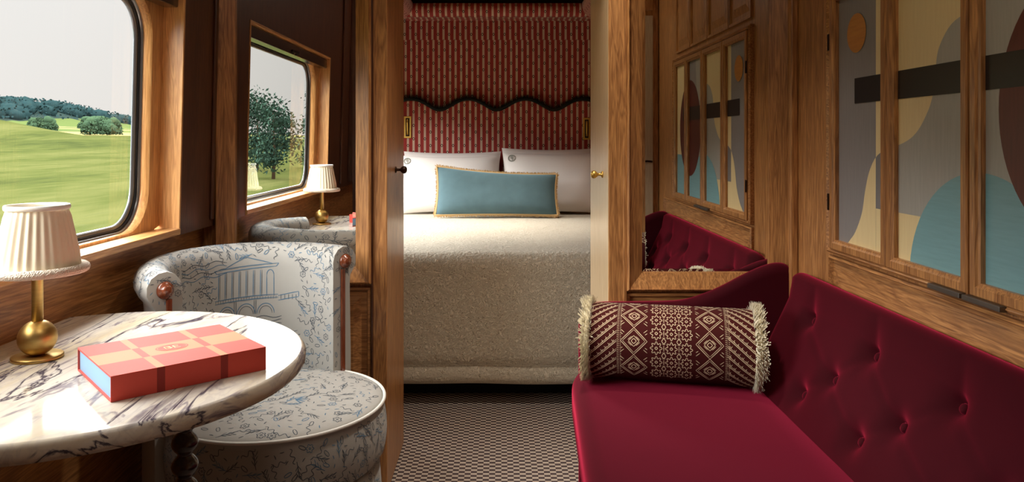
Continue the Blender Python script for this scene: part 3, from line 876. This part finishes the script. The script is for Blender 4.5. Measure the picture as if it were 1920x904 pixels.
for ph, sg in ((P0, -1), (P1, 1)):
    rad = Vector((cos(ph), sin(ph), 0)); td = Vector((-sin(ph), cos(ph), 0))*sg
    o0 = Vector((CB.x, CB.y, ZR)) + rad*(RI+RR)
    cs = lambda u, v, o0=o0, rad=rad, td=td: (o0 + rad*u + Vector((0,0,v)), td)
    motif_set(m, cs, lambda u, v: .024 < hypot(u, v) < RR-.006, 12, .7, None, ((-RR, RR), (-RR, RR)), .013)
    motif_set(m, cs, lambda u, v: True, 22, .7, None, ((-.034, -.02), (-.5, -.06)), .02)
m.build('back', [toile, ink_g, ink_b], ac)
# rosewood strips, buttons
for ph, sg in ((P0, -1), (P1, 1)):
    tdir = Vector((-sin(ph), cos(ph), 0))*sg
    f = MB()
    cpt = Vector((CB.x+(RI+RR)*cos(ph), CB.y+(RI+RR)*sin(ph), ZR))
    rad = Vector((cos(ph), sin(ph), 0))
    rows = []
    for (r, h) in ((.0001, .0), (.020, .0), (.021, .004), (.018, .009), (.013, .011), (.0125, .014), (.009, .017), (.0001, .018)):
        rows.append([cpt + tdir*h + rad*r*cos(2*pi*j/24) + Vector((0,0,r*sin(2*pi*j/24))) for j in range(24)])
    f.grid(rows, closed_u=True); f.build('button', rose, ac)
    f = MB(); ctr = Vector((CB.x+(RI+.034)*cos(ph), CB.y+(RI+.034)*sin(ph), 0))
    A = [(-.006, .10), (.006, .10), (.006, ZR-.012), (.010, ZR+.010), (.0, ZR+.022), (-.010, ZR+.010), (-.006, ZR-.012)]
    A = [(-.006, .10), (.006, .10), (.006, ZR-.022), (-.006, ZR-.022)]
    F0 = [ctr + rad*a + Vector((0,0,z)) for a, z in A]; F1 = [p + tdir*.006 for p in F0]
    f.poly(F1[::sg]); 
    for k in range(4): f.poly([F0[k], F0[(k+1)%4], F1[(k+1)%4], F1[k]])
    f.build('wood_strip', rose, ac)
# seat: padded top with piping, bulging side, then the drum below a seam
RS = .273
def seat_side(z):
    if z > .305:
        t = (z-.305)/(SZ-.012-.305); return RS - .006 + .010*sin(pi*t)
    t = (z-.03)/(.30-.03); return RS - .016 + .008*sin(pi*t)
m = MB(); C3 = (CS.x, CS.y, 0)
top = [(RS-.004, SZ-.012), (RS-.012, SZ-.004), (RS-.03, SZ+.001), (RS*.7, SZ+.008), (RS*.35, SZ+.012), (.0005, SZ+.013)]
m.lathe([(seat_side(.305+(SZ-.317)*k/8), .305+(SZ-.317)*k/8) for k in range(9)] + top, C3, 96)
def seat_surf(u, v):
    r = hypot(u, v)
    if r > RS-.008: k = (RS-.008)/r; u *= k; v *= k; r = RS-.008
    z = SZ+.013
    for a, b in zip(top, top[1:]):
        if b[0] <= r <= a[0]: z = a[1] + (b[1]-a[1])*(a[0]-r)/(a[0]-b[0])
    return Vector((CS.x+u, CS.y+v, z)), Vector((0,0,1))
random.seed(5)
motif_set(m, seat_surf, lambda u, v: hypot(u, v) < RS-.02, 300, .9, None, ((-RS, RS), (-RS, RS)), .0215)
for k in range(5):
    a = -.9+.45*k; m.ribbon(seat_surf, [(.06+.03*i/5*cos(a), -.05+.03*i/5*sin(a)) for i in range(6)], .0035, 2)
def side_surf(u, v):
    ph = u/RS; r = seat_side(v); return Vector((CS.x+r*cos(ph), CS.y+r*sin(ph), v)), Vector((cos(ph), sin(ph), 0))
motif_set(m, side_surf, lambda u, v: True, 260, .8, None, ((-2.4*RS, .9*RS), (.315, SZ-.03)), .0165)
m.build('seat', [toile, ink_g, ink_b], ac)
m = MB(); m.tube([(CS.x+(RS-.002)*cos(2*pi*k/96), CS.y+(RS-.002)*sin(2*pi*k/96), SZ-.008) for k in range(96)], .0042, 8, closed=True); m.build('piping', piping_m, ac)
m = MB(); m.lathe([(seat_side(.03+.27*k/8), .03+.27*k/8) for k in range(9)] + [(RS-.03, .303)], C3, 96)
motif_set(m, side_surf, lambda u, v: True, 300, .85, None, ((-2.4*RS, .9*RS), (.05, .29)), .019)
m.build('base', [toile, ink_g, ink_b], ac)
for a in (0.3, 1.9, 3.5, 5.1):
    m = MB(); m.lathe([(.022, 0), (.022, .032)], (CS.x+.2*cos(a), CS.y+.2*sin(a), 0), 16, cap=True); m.build('foot', ebon, ac)

# ------------------------------------------------------------------ sofa
SY0, SY1, STZ = .70, 2.300, .43
so = thing('sofa', 'crimson velvet sofa with a buttoned back along the right wall', 'sofa', (.55, 1.45, 0))
XF = .185
m = MB(); n = 40
def seat_edge(y):      # front edge bows very slightly and rounds off at the far end
    t = max(0, (y-2.14)/(SY1-2.14)); return .178 + .046*(y-1.5) + .04*t**3
rows = []
ys = [SY0 + (SY1-SY0)*k/60 for k in range(61)]
for y in ys:
    x0 = seat_edge(y); row = [(x0+.024, y, .045), (x0+.022, y, .14), (x0+.016, y, .22), (x0+.008, y, .262), (x0+.010, y, .270), (x0+.003, y, .278), (x0-.004, y, .33)]
    for k in range(7):
        t = pi - (pi/2)*k/6; row.append((x0+.04+.044*cos(t), y, STZ-.045+.045*sin(t)))
    for k in range(1, 15): 
        u = k/14; row.append((x0+.04+(.83-x0-.04)*u, y, STZ + .006*sin(pi*min(1, u*1.15)) - .03*max(0, u-.78)/.22))
    rows.append(row)
m.grid(rows)
m.poly([p for p in rows[0]] + [(.83, SY0, .045)]); m.poly([p for p in rows[-1]][::-1] + [(.83, SY1, .045)])
m.build('seat', red_velvet, so)
BUT = [(2.008,.637),(1.674,.638),(1.36,.635),(1.04,.635),(1.783,.55),(1.485,.552),(1.175,.552),(.88,.552),(1.881,.481),(1.588,.482),(1.28,.482),(.98,.482)]
BX0, BX1, BZ0, BZ1 = .70, .845, .43, .685
def back_face(y, z): return .716 + (z-.43)*.50
YB0, YB1 = .77, 2.215
def sofa_back():
    m = MB(); rows = []
    # section: (x, z) going up the front, over the rounded top, to the wall
    sec = [(back_face(0, z), z) for z in [.40 + .265*k/34 for k in range(35)]]
    cx, cz, r = .869, .700, .036
    for k in range(1, 15):
        t = radians(150 - 150*k/14); sec.append((cx + .9*r*cos(t)-.0, cz + r*sin(t)))
    sec.append((.902, .66))
    NY = 190
    for a in range(NY+1):
        y = YB0 + (YB1-YB0)*a/NY; row = []
        ef = min(1, min(y-YB0, YB1-y)/.07); e = sqrt(max(0, 1-(1-ef)**2))       # ends round off
        for (x, z) in sec:
            d = 0; wgt = max(0, min(1, (.70-z)/.05))
            for (by, bz) in BUT:
                q = hypot(y-by, (z-bz)*1.15)
                if q < .25:
                    d += .024*math.exp(-(q/.034)**2) + .012*math.exp(-(q/.013)**2)
                    if z > bz and bz > .6: d += .006*math.exp(-((y-by)/.012)**2)*math.exp(-(z-bz)/.06)
            for (by, bz) in BUT:                                               # pleats towards neighbouring buttons
                for (cy, cz2) in BUT:
                    if cz2 < bz and abs(cy-by) < .24 and abs(cz2-bz) < .11:
                        L2 = (cy-by)**2+(cz2-bz)**2; t = ((y-by)*(cy-by)+(z-bz)*(cz2-bz))/L2
                        if 0 < t < 1:
                            qd = hypot(y-by-(cy-by)*t, z-bz-(cz2-bz)*t)
                            if qd < .04: d += .0035*math.exp(-(qd/.008)**2)
            if x > .9: d = 0
            row.append((.902-(.902-x-d*wgt*.87)*(.25+.75*e), y, (z-.40)*(1-.12*(1-e))+.40 - d*wgt*.2))
        rows.append(row)
    m.grid(rows)
    for R_ in (rows[0], rows[-1][::-1]): m.poly(R_ + [(.902, R_[0][1], .40)])
    return m
m = sofa_back(); m.build('back', red_velvet, so)
for (by, bz) in BUT:
    m = MB(); c = Vector((back_face(0, bz)+.026, by, bz-.006)); nrm = Vector((-.874, 0, .486)); u = Vector((0,1,0)); v = nrm.cross(u)
    rows = [[c + nrm*h + u*r*cos(2*pi*j/16) + v*r*sin(2*pi*j/16) for j in range(16)] for r, h in ((.0105, -.004), (.0105, .002), (.0085, .005), (.005, .0065), (.0002, .007))]
    m.grid(rows, closed_u=True); m.build('button', red_velvet, so)
# end panels: low at the front, sweeping up to the back
def arm(yf, yb):
    m = MB(); top = smooth([(.262,.588),(.275,.610),(.31,.616),(.42,.617),(.54,.620),(.605,.633),(.68,.663),(.755,.702),(.82,.730),(.862,.738),(.888,.730),(.902,.706)], 5)
    rows = []; sg = 1 if yb > yf else -1; th = abs(yb-yf); r = th/2
    for (x, z) in top:
        row = [(x, yf, .05), (x, yf, z-r)]
        for k in range(1, 10):
            t = pi - pi*k/10; row.append((x, yf + sg*(r + r*cos(t)), z - r + r*sin(t)))
        row += [(x, yb, z-r), (x, yb, .05)]
        rows.append(row)
    first = [(rows[0][i][0], p[1], p[2]) for i, p in enumerate(rows[0])]
    m.grid(rows); m.poly(first[::-1]); m.poly(rows[-1])
    # rounded leading edge
    lead = []
    for k in range(9):
        t = pi*k/8; lead.append([(.262 - .022*sin(t), yf + sg*(r - r*cos(t)), z) for z in (.05, .3, .50, .548)])
    m.grid(lead)
    m.build('arm', red_velvet, so)
arm(2.292, 2.352); arm(.745, .675)
m = MB(); m.box(.23, .88, .72, 2.33, 0, .05); m.build('plinth', black, so)

# ------------------------------------------------------------------ bolsters
maroon_c = cloth('maroon_weave', (68, 21, 20), 700, .3); maroon_d = cloth('dark_weave', (62, 22, 22)); thread = cloth('cream_thread', (222, 198, 164), 900, .2); maroon_c.node_tree.nodes['Principled BSDF'].inputs['Sheen Weight'].default_value = 0; maroon_c.node_tree.nodes['Principled BSDF'].inputs['Specular IOR Level'].default_value = .15
def bolster():
    A, B, R = Vector((.250, 2.160, .545)), Vector((.707, 2.060, .545)), .1035
    bo = thing('bolster', 'maroon embroidered bolster with ivory fringe at the far end of the sofa', 'bolster cushion', ((A.x+B.x)/2, (A.y+B.y)/2, STZ), 'fringed bolsters on the sofa')
    ax = (B-A); L = ax.length; ax.normalize(); up = Vector((0,0,1)); sd = ax.cross(up)     # sd points towards the camera side (-Y)
    def pt(s, th, r=R): return A + ax*s + r*(sd*cos(th) + up*sin(th))
    prof = [(-.004, .0005), (-.004, R*.5), (-.002, R*.9), (.004, R*.97)]
    m = MB(); rows = []
    for s, r in prof + [(.012+(L-.024)*k/24, R*(1+.006*sin(pi*k/24))) for k in range(25)] + [(L-p[0], p[1]) for p in prof[::-1]]:
        rows.append([pt(s, 2*pi*j/64, r) for j in range(64)])
    m.grid(rows, closed_u=True)
    S = lambda u, v: (pt(u, v/R, R*1.0065), (sd*cos(v/R) + up*sin(v/R)))
    random.seed(21)
    V0, V1 = -.75*R, 2.4*R
    ln = lambda x0, y0, x1, y1, n=6: [(x0+(x1-x0)*i/n, y0+(y1-y0)*i/n) for i in range(n+1)]
    w = .0017
    def dia(cx, cy, a, b, ww=w, mt=1):
        for p, q in (((-a,0),(0,b)),((0,b),(a,0)),((a,0),(0,-b)),((0,-b),(-a,0))): m.ribbon(S, ln(cx+p[0], cy+p[1], cx+q[0], cy+q[1], 5), ww, mt)
    # two columns of nested diamonds with hooks
    for cx in (.135, .335):
        for k in range(5):
            cy = -.045 + .072*k
            for f in (1.0, .84, .40, .20): dia(cx, cy, .036*f, .036*f, w if f != .84 else .0012)
            for sx in (-1, 1):
                for sy in (-1, 1):
                    m.ribbon(S, ln(cx+sx*.006, cy+sy*.012, cx+sx*.016, cy+sy*.003, 2), w); m.ribbon(S, ln(cx+sx*.026, cy+sy*.022, cx+sx*.036, cy+sy*.030, 2), w)
                    m.ribbon(S, ln(cx+sx*.030, cy+sy*.017, cx+sx*.036, cy+sy*.021, 2), w)
    # dotted borders
    for cx in (.092, .378):
        for k in range(66):
            y = V0 + (V1-V0)*k/66; m.ribbon(S, ln(cx-.003, y, cx+.003, y+.0022, 1), .0020); m.ribbon(S, ln(cx+.005, y+.002, cx+.009, y, 1), .0016)
    # central lace
    for k in range(9):
        cy = V0+.012 + .0385*k
        for cx in (.195, .235, .275):
            m.ribbon(S, [(cx+.013*(1+.25*cos(8*t))*cos(t), cy+.014*(1+.25*cos(8*t))*sin(t)) for t in [2*pi*i/40 for i in range(41)]], w)
            dia(cx, cy, .004, .004)
        for cx in (.215, .255):
            dia(cx, cy+.019, .006, .008); m.ribbon(S, ln(cx, cy-.008, cx, cy+.008, 2), w)
            for q in (-.011, .011): m.ribbon(S, ln(cx-.004, cy+q, cx+.004, cy+q, 1), w)
    # chevron end bands, climbing to the middle
    for sgn, x0 in ((1, .012), (-1, L-.012)):
        for k in range(18):
            y = V0-.06 + .024*k
            for o, ww in ((0, w), (.0045, .0012)):
                m.ribbon(S, ln(x0, y+o, x0+sgn*.076, y+o+.066, 10), ww)
            for q in range(7):
                a, b = x0+sgn*(.006+.010*q), y+.012+.009*q
                if k % 2 == 0: m.ribbon(S, [(a-.003, b+.003), (a, b-.002), (a+.003, b+.003)], w)
                else: m.ribbon(S, [(a, b-.003), (a+sgn*.003, b+.001), (a, b+.004)], w)
    m.build('cover', [maroon_c, thread], bo)
    for s0, sg in ((.004, -1), (L-.004, 1)):
        f = MB(); f.tube([pt(s0, 2*pi*j/72, R*1.0) for j in range(72)], .009, 8, closed=True)
        for k in range(2600):
            th = 2*pi*random.random(); p = pt(s0 + rnd(-.013, .013), th, R*.99)
            if p.z < .50 and p.x > .69: continue
            rd = sd*cos(th) + up*sin(th)
            d = (rd + ax*rnd(-.35, .35)+ ax*sg*.15 + Vector((rnd(-.2,.2), rnd(-.2,.2), rnd(-.2,.1)))).normalized(); q = p + d*rnd(.015, .025)
            if q.z < STZ + .009: q.z = STZ + .009 + rnd(0, .003)
            if q.y > 2.288: q.y = 2.288
            xm = .711 + max(0, q.z-.43)*.50
            if q.x > xm: q.x = xm
            t = d.cross(ax); t.normalize()
            f.poly([p-t*.0018, p+t*.0018, q+t*.0013, q-t*.0013])
        f.build('fringe', fringe_w, bo)
    return bo
b1 = bolster()
b2 = b1.copy(); COL.objects.link(b2); b2['label'] = 'dark bolster at the near end of the sofa, seen in the right mirror'
b2.location = (.474, .90, STZ); b2.rotation_euler = (0, 0, radians(14))
for ch in list(b1.children):
    c = ch.copy(); COL.objects.link(c); c.parent = b2

# ------------------------------------------------------------------ countryside outside
def ground_z(x, y):
    d = -x
    z = -1.2 + (2.6*(d-3)/37 if d < 40 else 2.6 + (d-40)*.036)
    z += 1.7*math.exp(-((d-42)/9)**2 - ((y-56)/7.5)**2)
    z += .10*mnoise.noise(Vector((x*.12, y*.12, 0)))*min(1, d/15)
    if d > 190: z += 6.5*math.exp(-((y-360)/55)**2)*min(1, (d-190)/25) + .055*(d-190)*(.75+.5*mnoise.noise(Vector((y*.012, 3, 0))))
    return z
gm = Mat('meadow_grass'); c = gm.coord()
n1 = gm.noise(gm.mapping(c, (.35, .05, .3)), 1, 4, .6); n2 = gm.noise(gm.mapping(c, (3, .5, 3)), 1, 3)
gm.color(gm.ramp(n1*.75 + n2*.25, [(.3, (32, 39, 21)), (.48, (50, 55, 28)), (.62, (61, 63, 36)), (.78, (45, 52, 31))])).set(Roughness=1)
def land(name, xs, ys, mat, lab):
    m = MB(); m.grid([[(x, y, ground_z(x, y)) for y in ys] for x in xs]); o = m.build(name, mat); struct(o, lab); return o
xs = [-2.2-42*(k/44)**1.5 for k in range(45)]; ys = [-140 + 330*k/130 for k in range(131)]
land('meadow', xs, ys, gm.mat, 'green meadow rolling past outside the window')
fm = Mat('field_crop'); n = fm.noise(fm.mapping(fm.coord(), (.03, .006, .03)), 1, 3); 
fm.color(fm.ramp(n, [(.40, (58, 68, 38)), (.47, (54, 64, 40)), (.5, (96, 88, 56)), (.7, (100, 94, 62))])).set(Roughness=1)
land('farm_fields', [-43-160*k/30 for k in range(31)], [-300+900*k/90 for k in range(91)], fm.mat, 'pale farm fields beyond the meadow')
hm = plain('wooded_ground', (30, 40, 38), 1)
land('far_hill', [-200-160*k/16 for k in range(17)], [-300+1000*k/90 for k in range(91)], hm, 'wooded hill on the skyline')
leaf_far = Mat('haze_tinted_trees'); n = leaf_far.noise(leaf_far.coord(), .5, 3); leaf_far.color(leaf_far.mix(n, (17, 32, 36), (30, 46, 46))).set(Roughness=1); leaf_far = leaf_far.mat  # distance haze is mixed into this blue-green
leaf_mid = Mat('bush_leaves'); n = leaf_mid.noise(leaf_mid.coord(), 1.5, 3); leaf_mid.color(leaf_mid.mix(n, (30, 46, 38), (50, 66, 46))).set(Roughness=1); leaf_mid = leaf_mid.mat
leaf_near = Mat('tree_leaves'); n = leaf_near.noise(leaf_near.coord(), 2, 3); leaf_near.color(leaf_near.mix(n, (26, 46, 42), (54, 74, 62))).set(Roughness=.9); leaf_near = leaf_near.mat
bark = plain('bark', (60, 48, 38), .9)
def blob(m, c, r, sz=1.0, n=10, sd=0):
    rows = []
    for a in range(n//2+1):
        th = pi*a/(n//2); row = []
        for b in range(n):
            d = Vector((sin(th)*cos(2*pi*b/n), sin(th)*sin(2*pi*b/n), cos(th)))
            k = 1 + .35*mnoise.noise(d*2.1 + Vector((sd, c[1], 0)))
            row.append((c[0]+r*k*d.x, c[1]+r*k*d.y, c[2]+r*k*sz*d.z))
        rows.append(row)
    m.grid(rows, closed_u=True)
random.seed(3)
m = MB()
for k in range(900):
    y = rnd(140, 560); x = -rnd(203, 290); blob(m, (x, y, ground_z(x, y)+1.2), rnd(1.8, 4.4), .95, 8, k)
for k in range(140):
    y = rnd(-300, -40); x = -rnd(205, 280); blob(m, (x, y, ground_z(x, y)+1.5), rnd(3, 6), .95, 8, k)
for k in range(16000):
    y = rnd(140, 560) if k < 14000 else rnd(-300, -40); x = -rnd(201, 285); g = ground_z(x, y)
    p = Vector((x, y, g + rnd(0, 5.0))); d = Vector((rnd(-1,1), rnd(-1,1), rnd(-1,1))).normalized(); e = d.orthogonal().normalized(); l = rnd(.35, .8)
    m.poly([p-d*l, p+e*l*.7, p+d*l, p-e*l*.7])
tag(m.build('hill_woodland', leaf_far), 'dark woodland covering the skyline hill, haze-blue in its colour', 'woodland', kind='stuff')
for M_ in (gm.mat, fm.mat, hm, leaf_far, leaf_mid, leaf_near, bark): M_.node_tree.nodes['Principled BSDF'].inputs['Specular IOR Level'].default_value = 0
def shrub(x, y, r, lab, h=.9, k=16, mat=leaf_mid):
    m = MB()
    for i in range(k):
        a = rnd(0, 2*pi); q = r*sqrt(random.random())*.8
        blob(m, (x+q*cos(a), y+q*sin(a), ground_z(x, y)+r*.45*h+rnd(-.1,.5)*r*h), r*rnd(.26,.42), h, 10, i)
    for i in range(1500):
        a = rnd(0, 2*pi); q = r*sqrt(random.random())*1.15; t = random.random()
        p = Vector((x+q*cos(a), y+q*sin(a), ground_z(x, y) + r*h*(.05 + 1.15*t*sqrt(max(0, 1-(q/(r*1.2))**2)))))
        d = Vector((rnd(-1,1), rnd(-1,1), rnd(-1,1))).normalized(); e = d.orthogonal().normalized(); l = r*rnd(.05,.10)
        m.poly([p-d*l, p+e*l*.6, p+d*l, p-e*l*.6])
    tag(m.build('shrub', mat), lab, 'shrub', 'shrubs in the fields')
shrub(-46, 86, 1.9, 'round dark shrub at the edge of the pale field beyond the window')
shrub(-75, 122, 2.0, 'small rounded shrub in the pale fields below the hill')
shrub(-120, 222, 4.5, 'broad distant shrub below the wooded skyline', .7)
def tree(x, y, h, r, lab, n=900):
    t = thing('tree', lab, 'tree', (x, y, ground_z(x, y)), 'trees seen in the left mirror'); g = ground_z(x, y)
    m = MB(); m.tube([(x, y, g-.1), (x+.05, y, g+h*.4), (x, y+.05, g+h*.85)], lambda q: .09*(1-.75*q), 8); m.build('trunk', bark, t)
    m = MB()
    cl = [(rnd(-.6,.6)*r, rnd(-.6,.6)*r, h*rnd(.14,.95)) for _ in range(13)]
    for k in range(n):
        c = random.choice(cl); s = r*.34
        p = Vector((x+c[0]+random.gauss(0,s), y+c[1]+random.gauss(0,s), g+c[2]+random.gauss(0,s*.8)))
        a = Vector((rnd(-1,1), rnd(-1,1), rnd(-1,1))).normalized(); b = a.orthogonal().normalized(); l = rnd(.06,.13)
        m.poly([p-a*l, p+b*l*.5, p+a*l, p-b*l*.5])
    m.build('foliage', leaf_near, t)
tree(-13.0, -35, 4.4, 1.15, 'leafy tree outside, leftmost in the left mirror', 3600)
tree(-10.6, -30, 3.6, 1.0, 'lower leafy tree outside in the middle of the mirrored window', 2400)
tree(-11.1, -39.5, 4.6, .9, 'slender leafy tree outside at the right edge of the mirrored window', 2400)

# ------------------------------------------------------------------ light
w = bpy.data.worlds.new('overcast_sky'); SC.world = w; w.use_nodes = True
nt = w.node_tree; nt.nodes.clear()
wo = nt.nodes.new('ShaderNodeOutputWorld'); bg = nt.nodes.new('ShaderNodeBackground'); tc = nt.nodes.new('ShaderNodeTexCoord')
sp = nt.nodes.new('ShaderNodeSeparateXYZ'); nt.links.new(tc.outputs['Generated'], sp.inputs[0])
rp = nt.nodes.new('ShaderNodeValToRGB'); nt.links.new(sp.outputs[2], rp.inputs[0])
el = rp.color_ramp.elements
el[0].position = 0.0; el[0].color = (.93, .885, .84, 1)
el[1].position = .168; el[1].color = (.96, .93, .90, 1)
e2 = el.new(.23); e2.color = (18, 17.6, 17, 1)
e3 = el.new(.75); e3.color = (15, 14.8, 14.5, 1)
nt.links.new(rp.outputs[0], bg.inputs[0]); bg.inputs[1].default_value = 1.0; nt.links.new(bg.outputs[0], wo.inputs[0])
def area(name, loc, rot, sx, sy, power, col=(1,1,1), portal=False, spread=None):
    l = bpy.data.lights.new(name, 'AREA'); l.shape = 'RECTANGLE'; l.size = sx; l.size_y = sy; l.energy = power; l.color = col
    if portal: l.cycles.is_portal = True
    if spread: l.spread = spread
    o = bpy.data.objects.new(name, l); COL.objects.link(o); o.location = loc; o.rotation_euler = rot; return o
area('window_portal', (WLX-.115, 1.473, 1.21), (0, radians(-90), 0), .68, 1.2, 1, portal=True)
area('bedroom_portal', (-BW-.09, 4.05, 1.12), (0, radians(-90), 0), .76, 1.6, 1, portal=True)
area('cabin_fill', (.05, .55, CEIL-.004), (0, 0, 0), .5, .5, 6, (1, .87, .72))  # added fill light without a fixture, brightens the cabin
area('bed_fill', (0, 4.15, CEIL-.004), (0, 0, 0), .3, .3, 3.6, (1, .9, .78), spread=radians(58))  # unseen light added to brighten the bed top and pillows
area('aisle_fill', (.15, 2.05, CEIL-.004), (0, 0, 0), .12, .12, 5, (1, .9, .78), spread=radians(80))  # extra fill over the aisle for carpet and bed foot, no fitting

# ------------------------------------------------------------------ camera
cam = bpy.data.cameras.new('camera'); co = bpy.data.objects.new('camera', cam); COL.objects.link(co)
co.location = (0, 0, CAMZ); co.rotation_euler = (radians(90), 0, 0)
cam.sensor_fit = 'HORIZONTAL'; cam.sensor_width = 36; cam.lens = F/1920*36
cam.shift_x = (960-940)/1920; cam.shift_y = (262-452)/1920
cam.clip_start = .02; cam.clip_end = 2000
SC.camera = co
vs = SC.view_settings; vs.view_transform = 'Standard'; vs.look = 'None'; vs.gamma = 1; vs.use_curve_mapping = False; vs.exposure = 0
SC.cycles.max_bounces = 10; SC.cycles.diffuse_bounces = 5; SC.cycles.transparent_max_bounces = 16
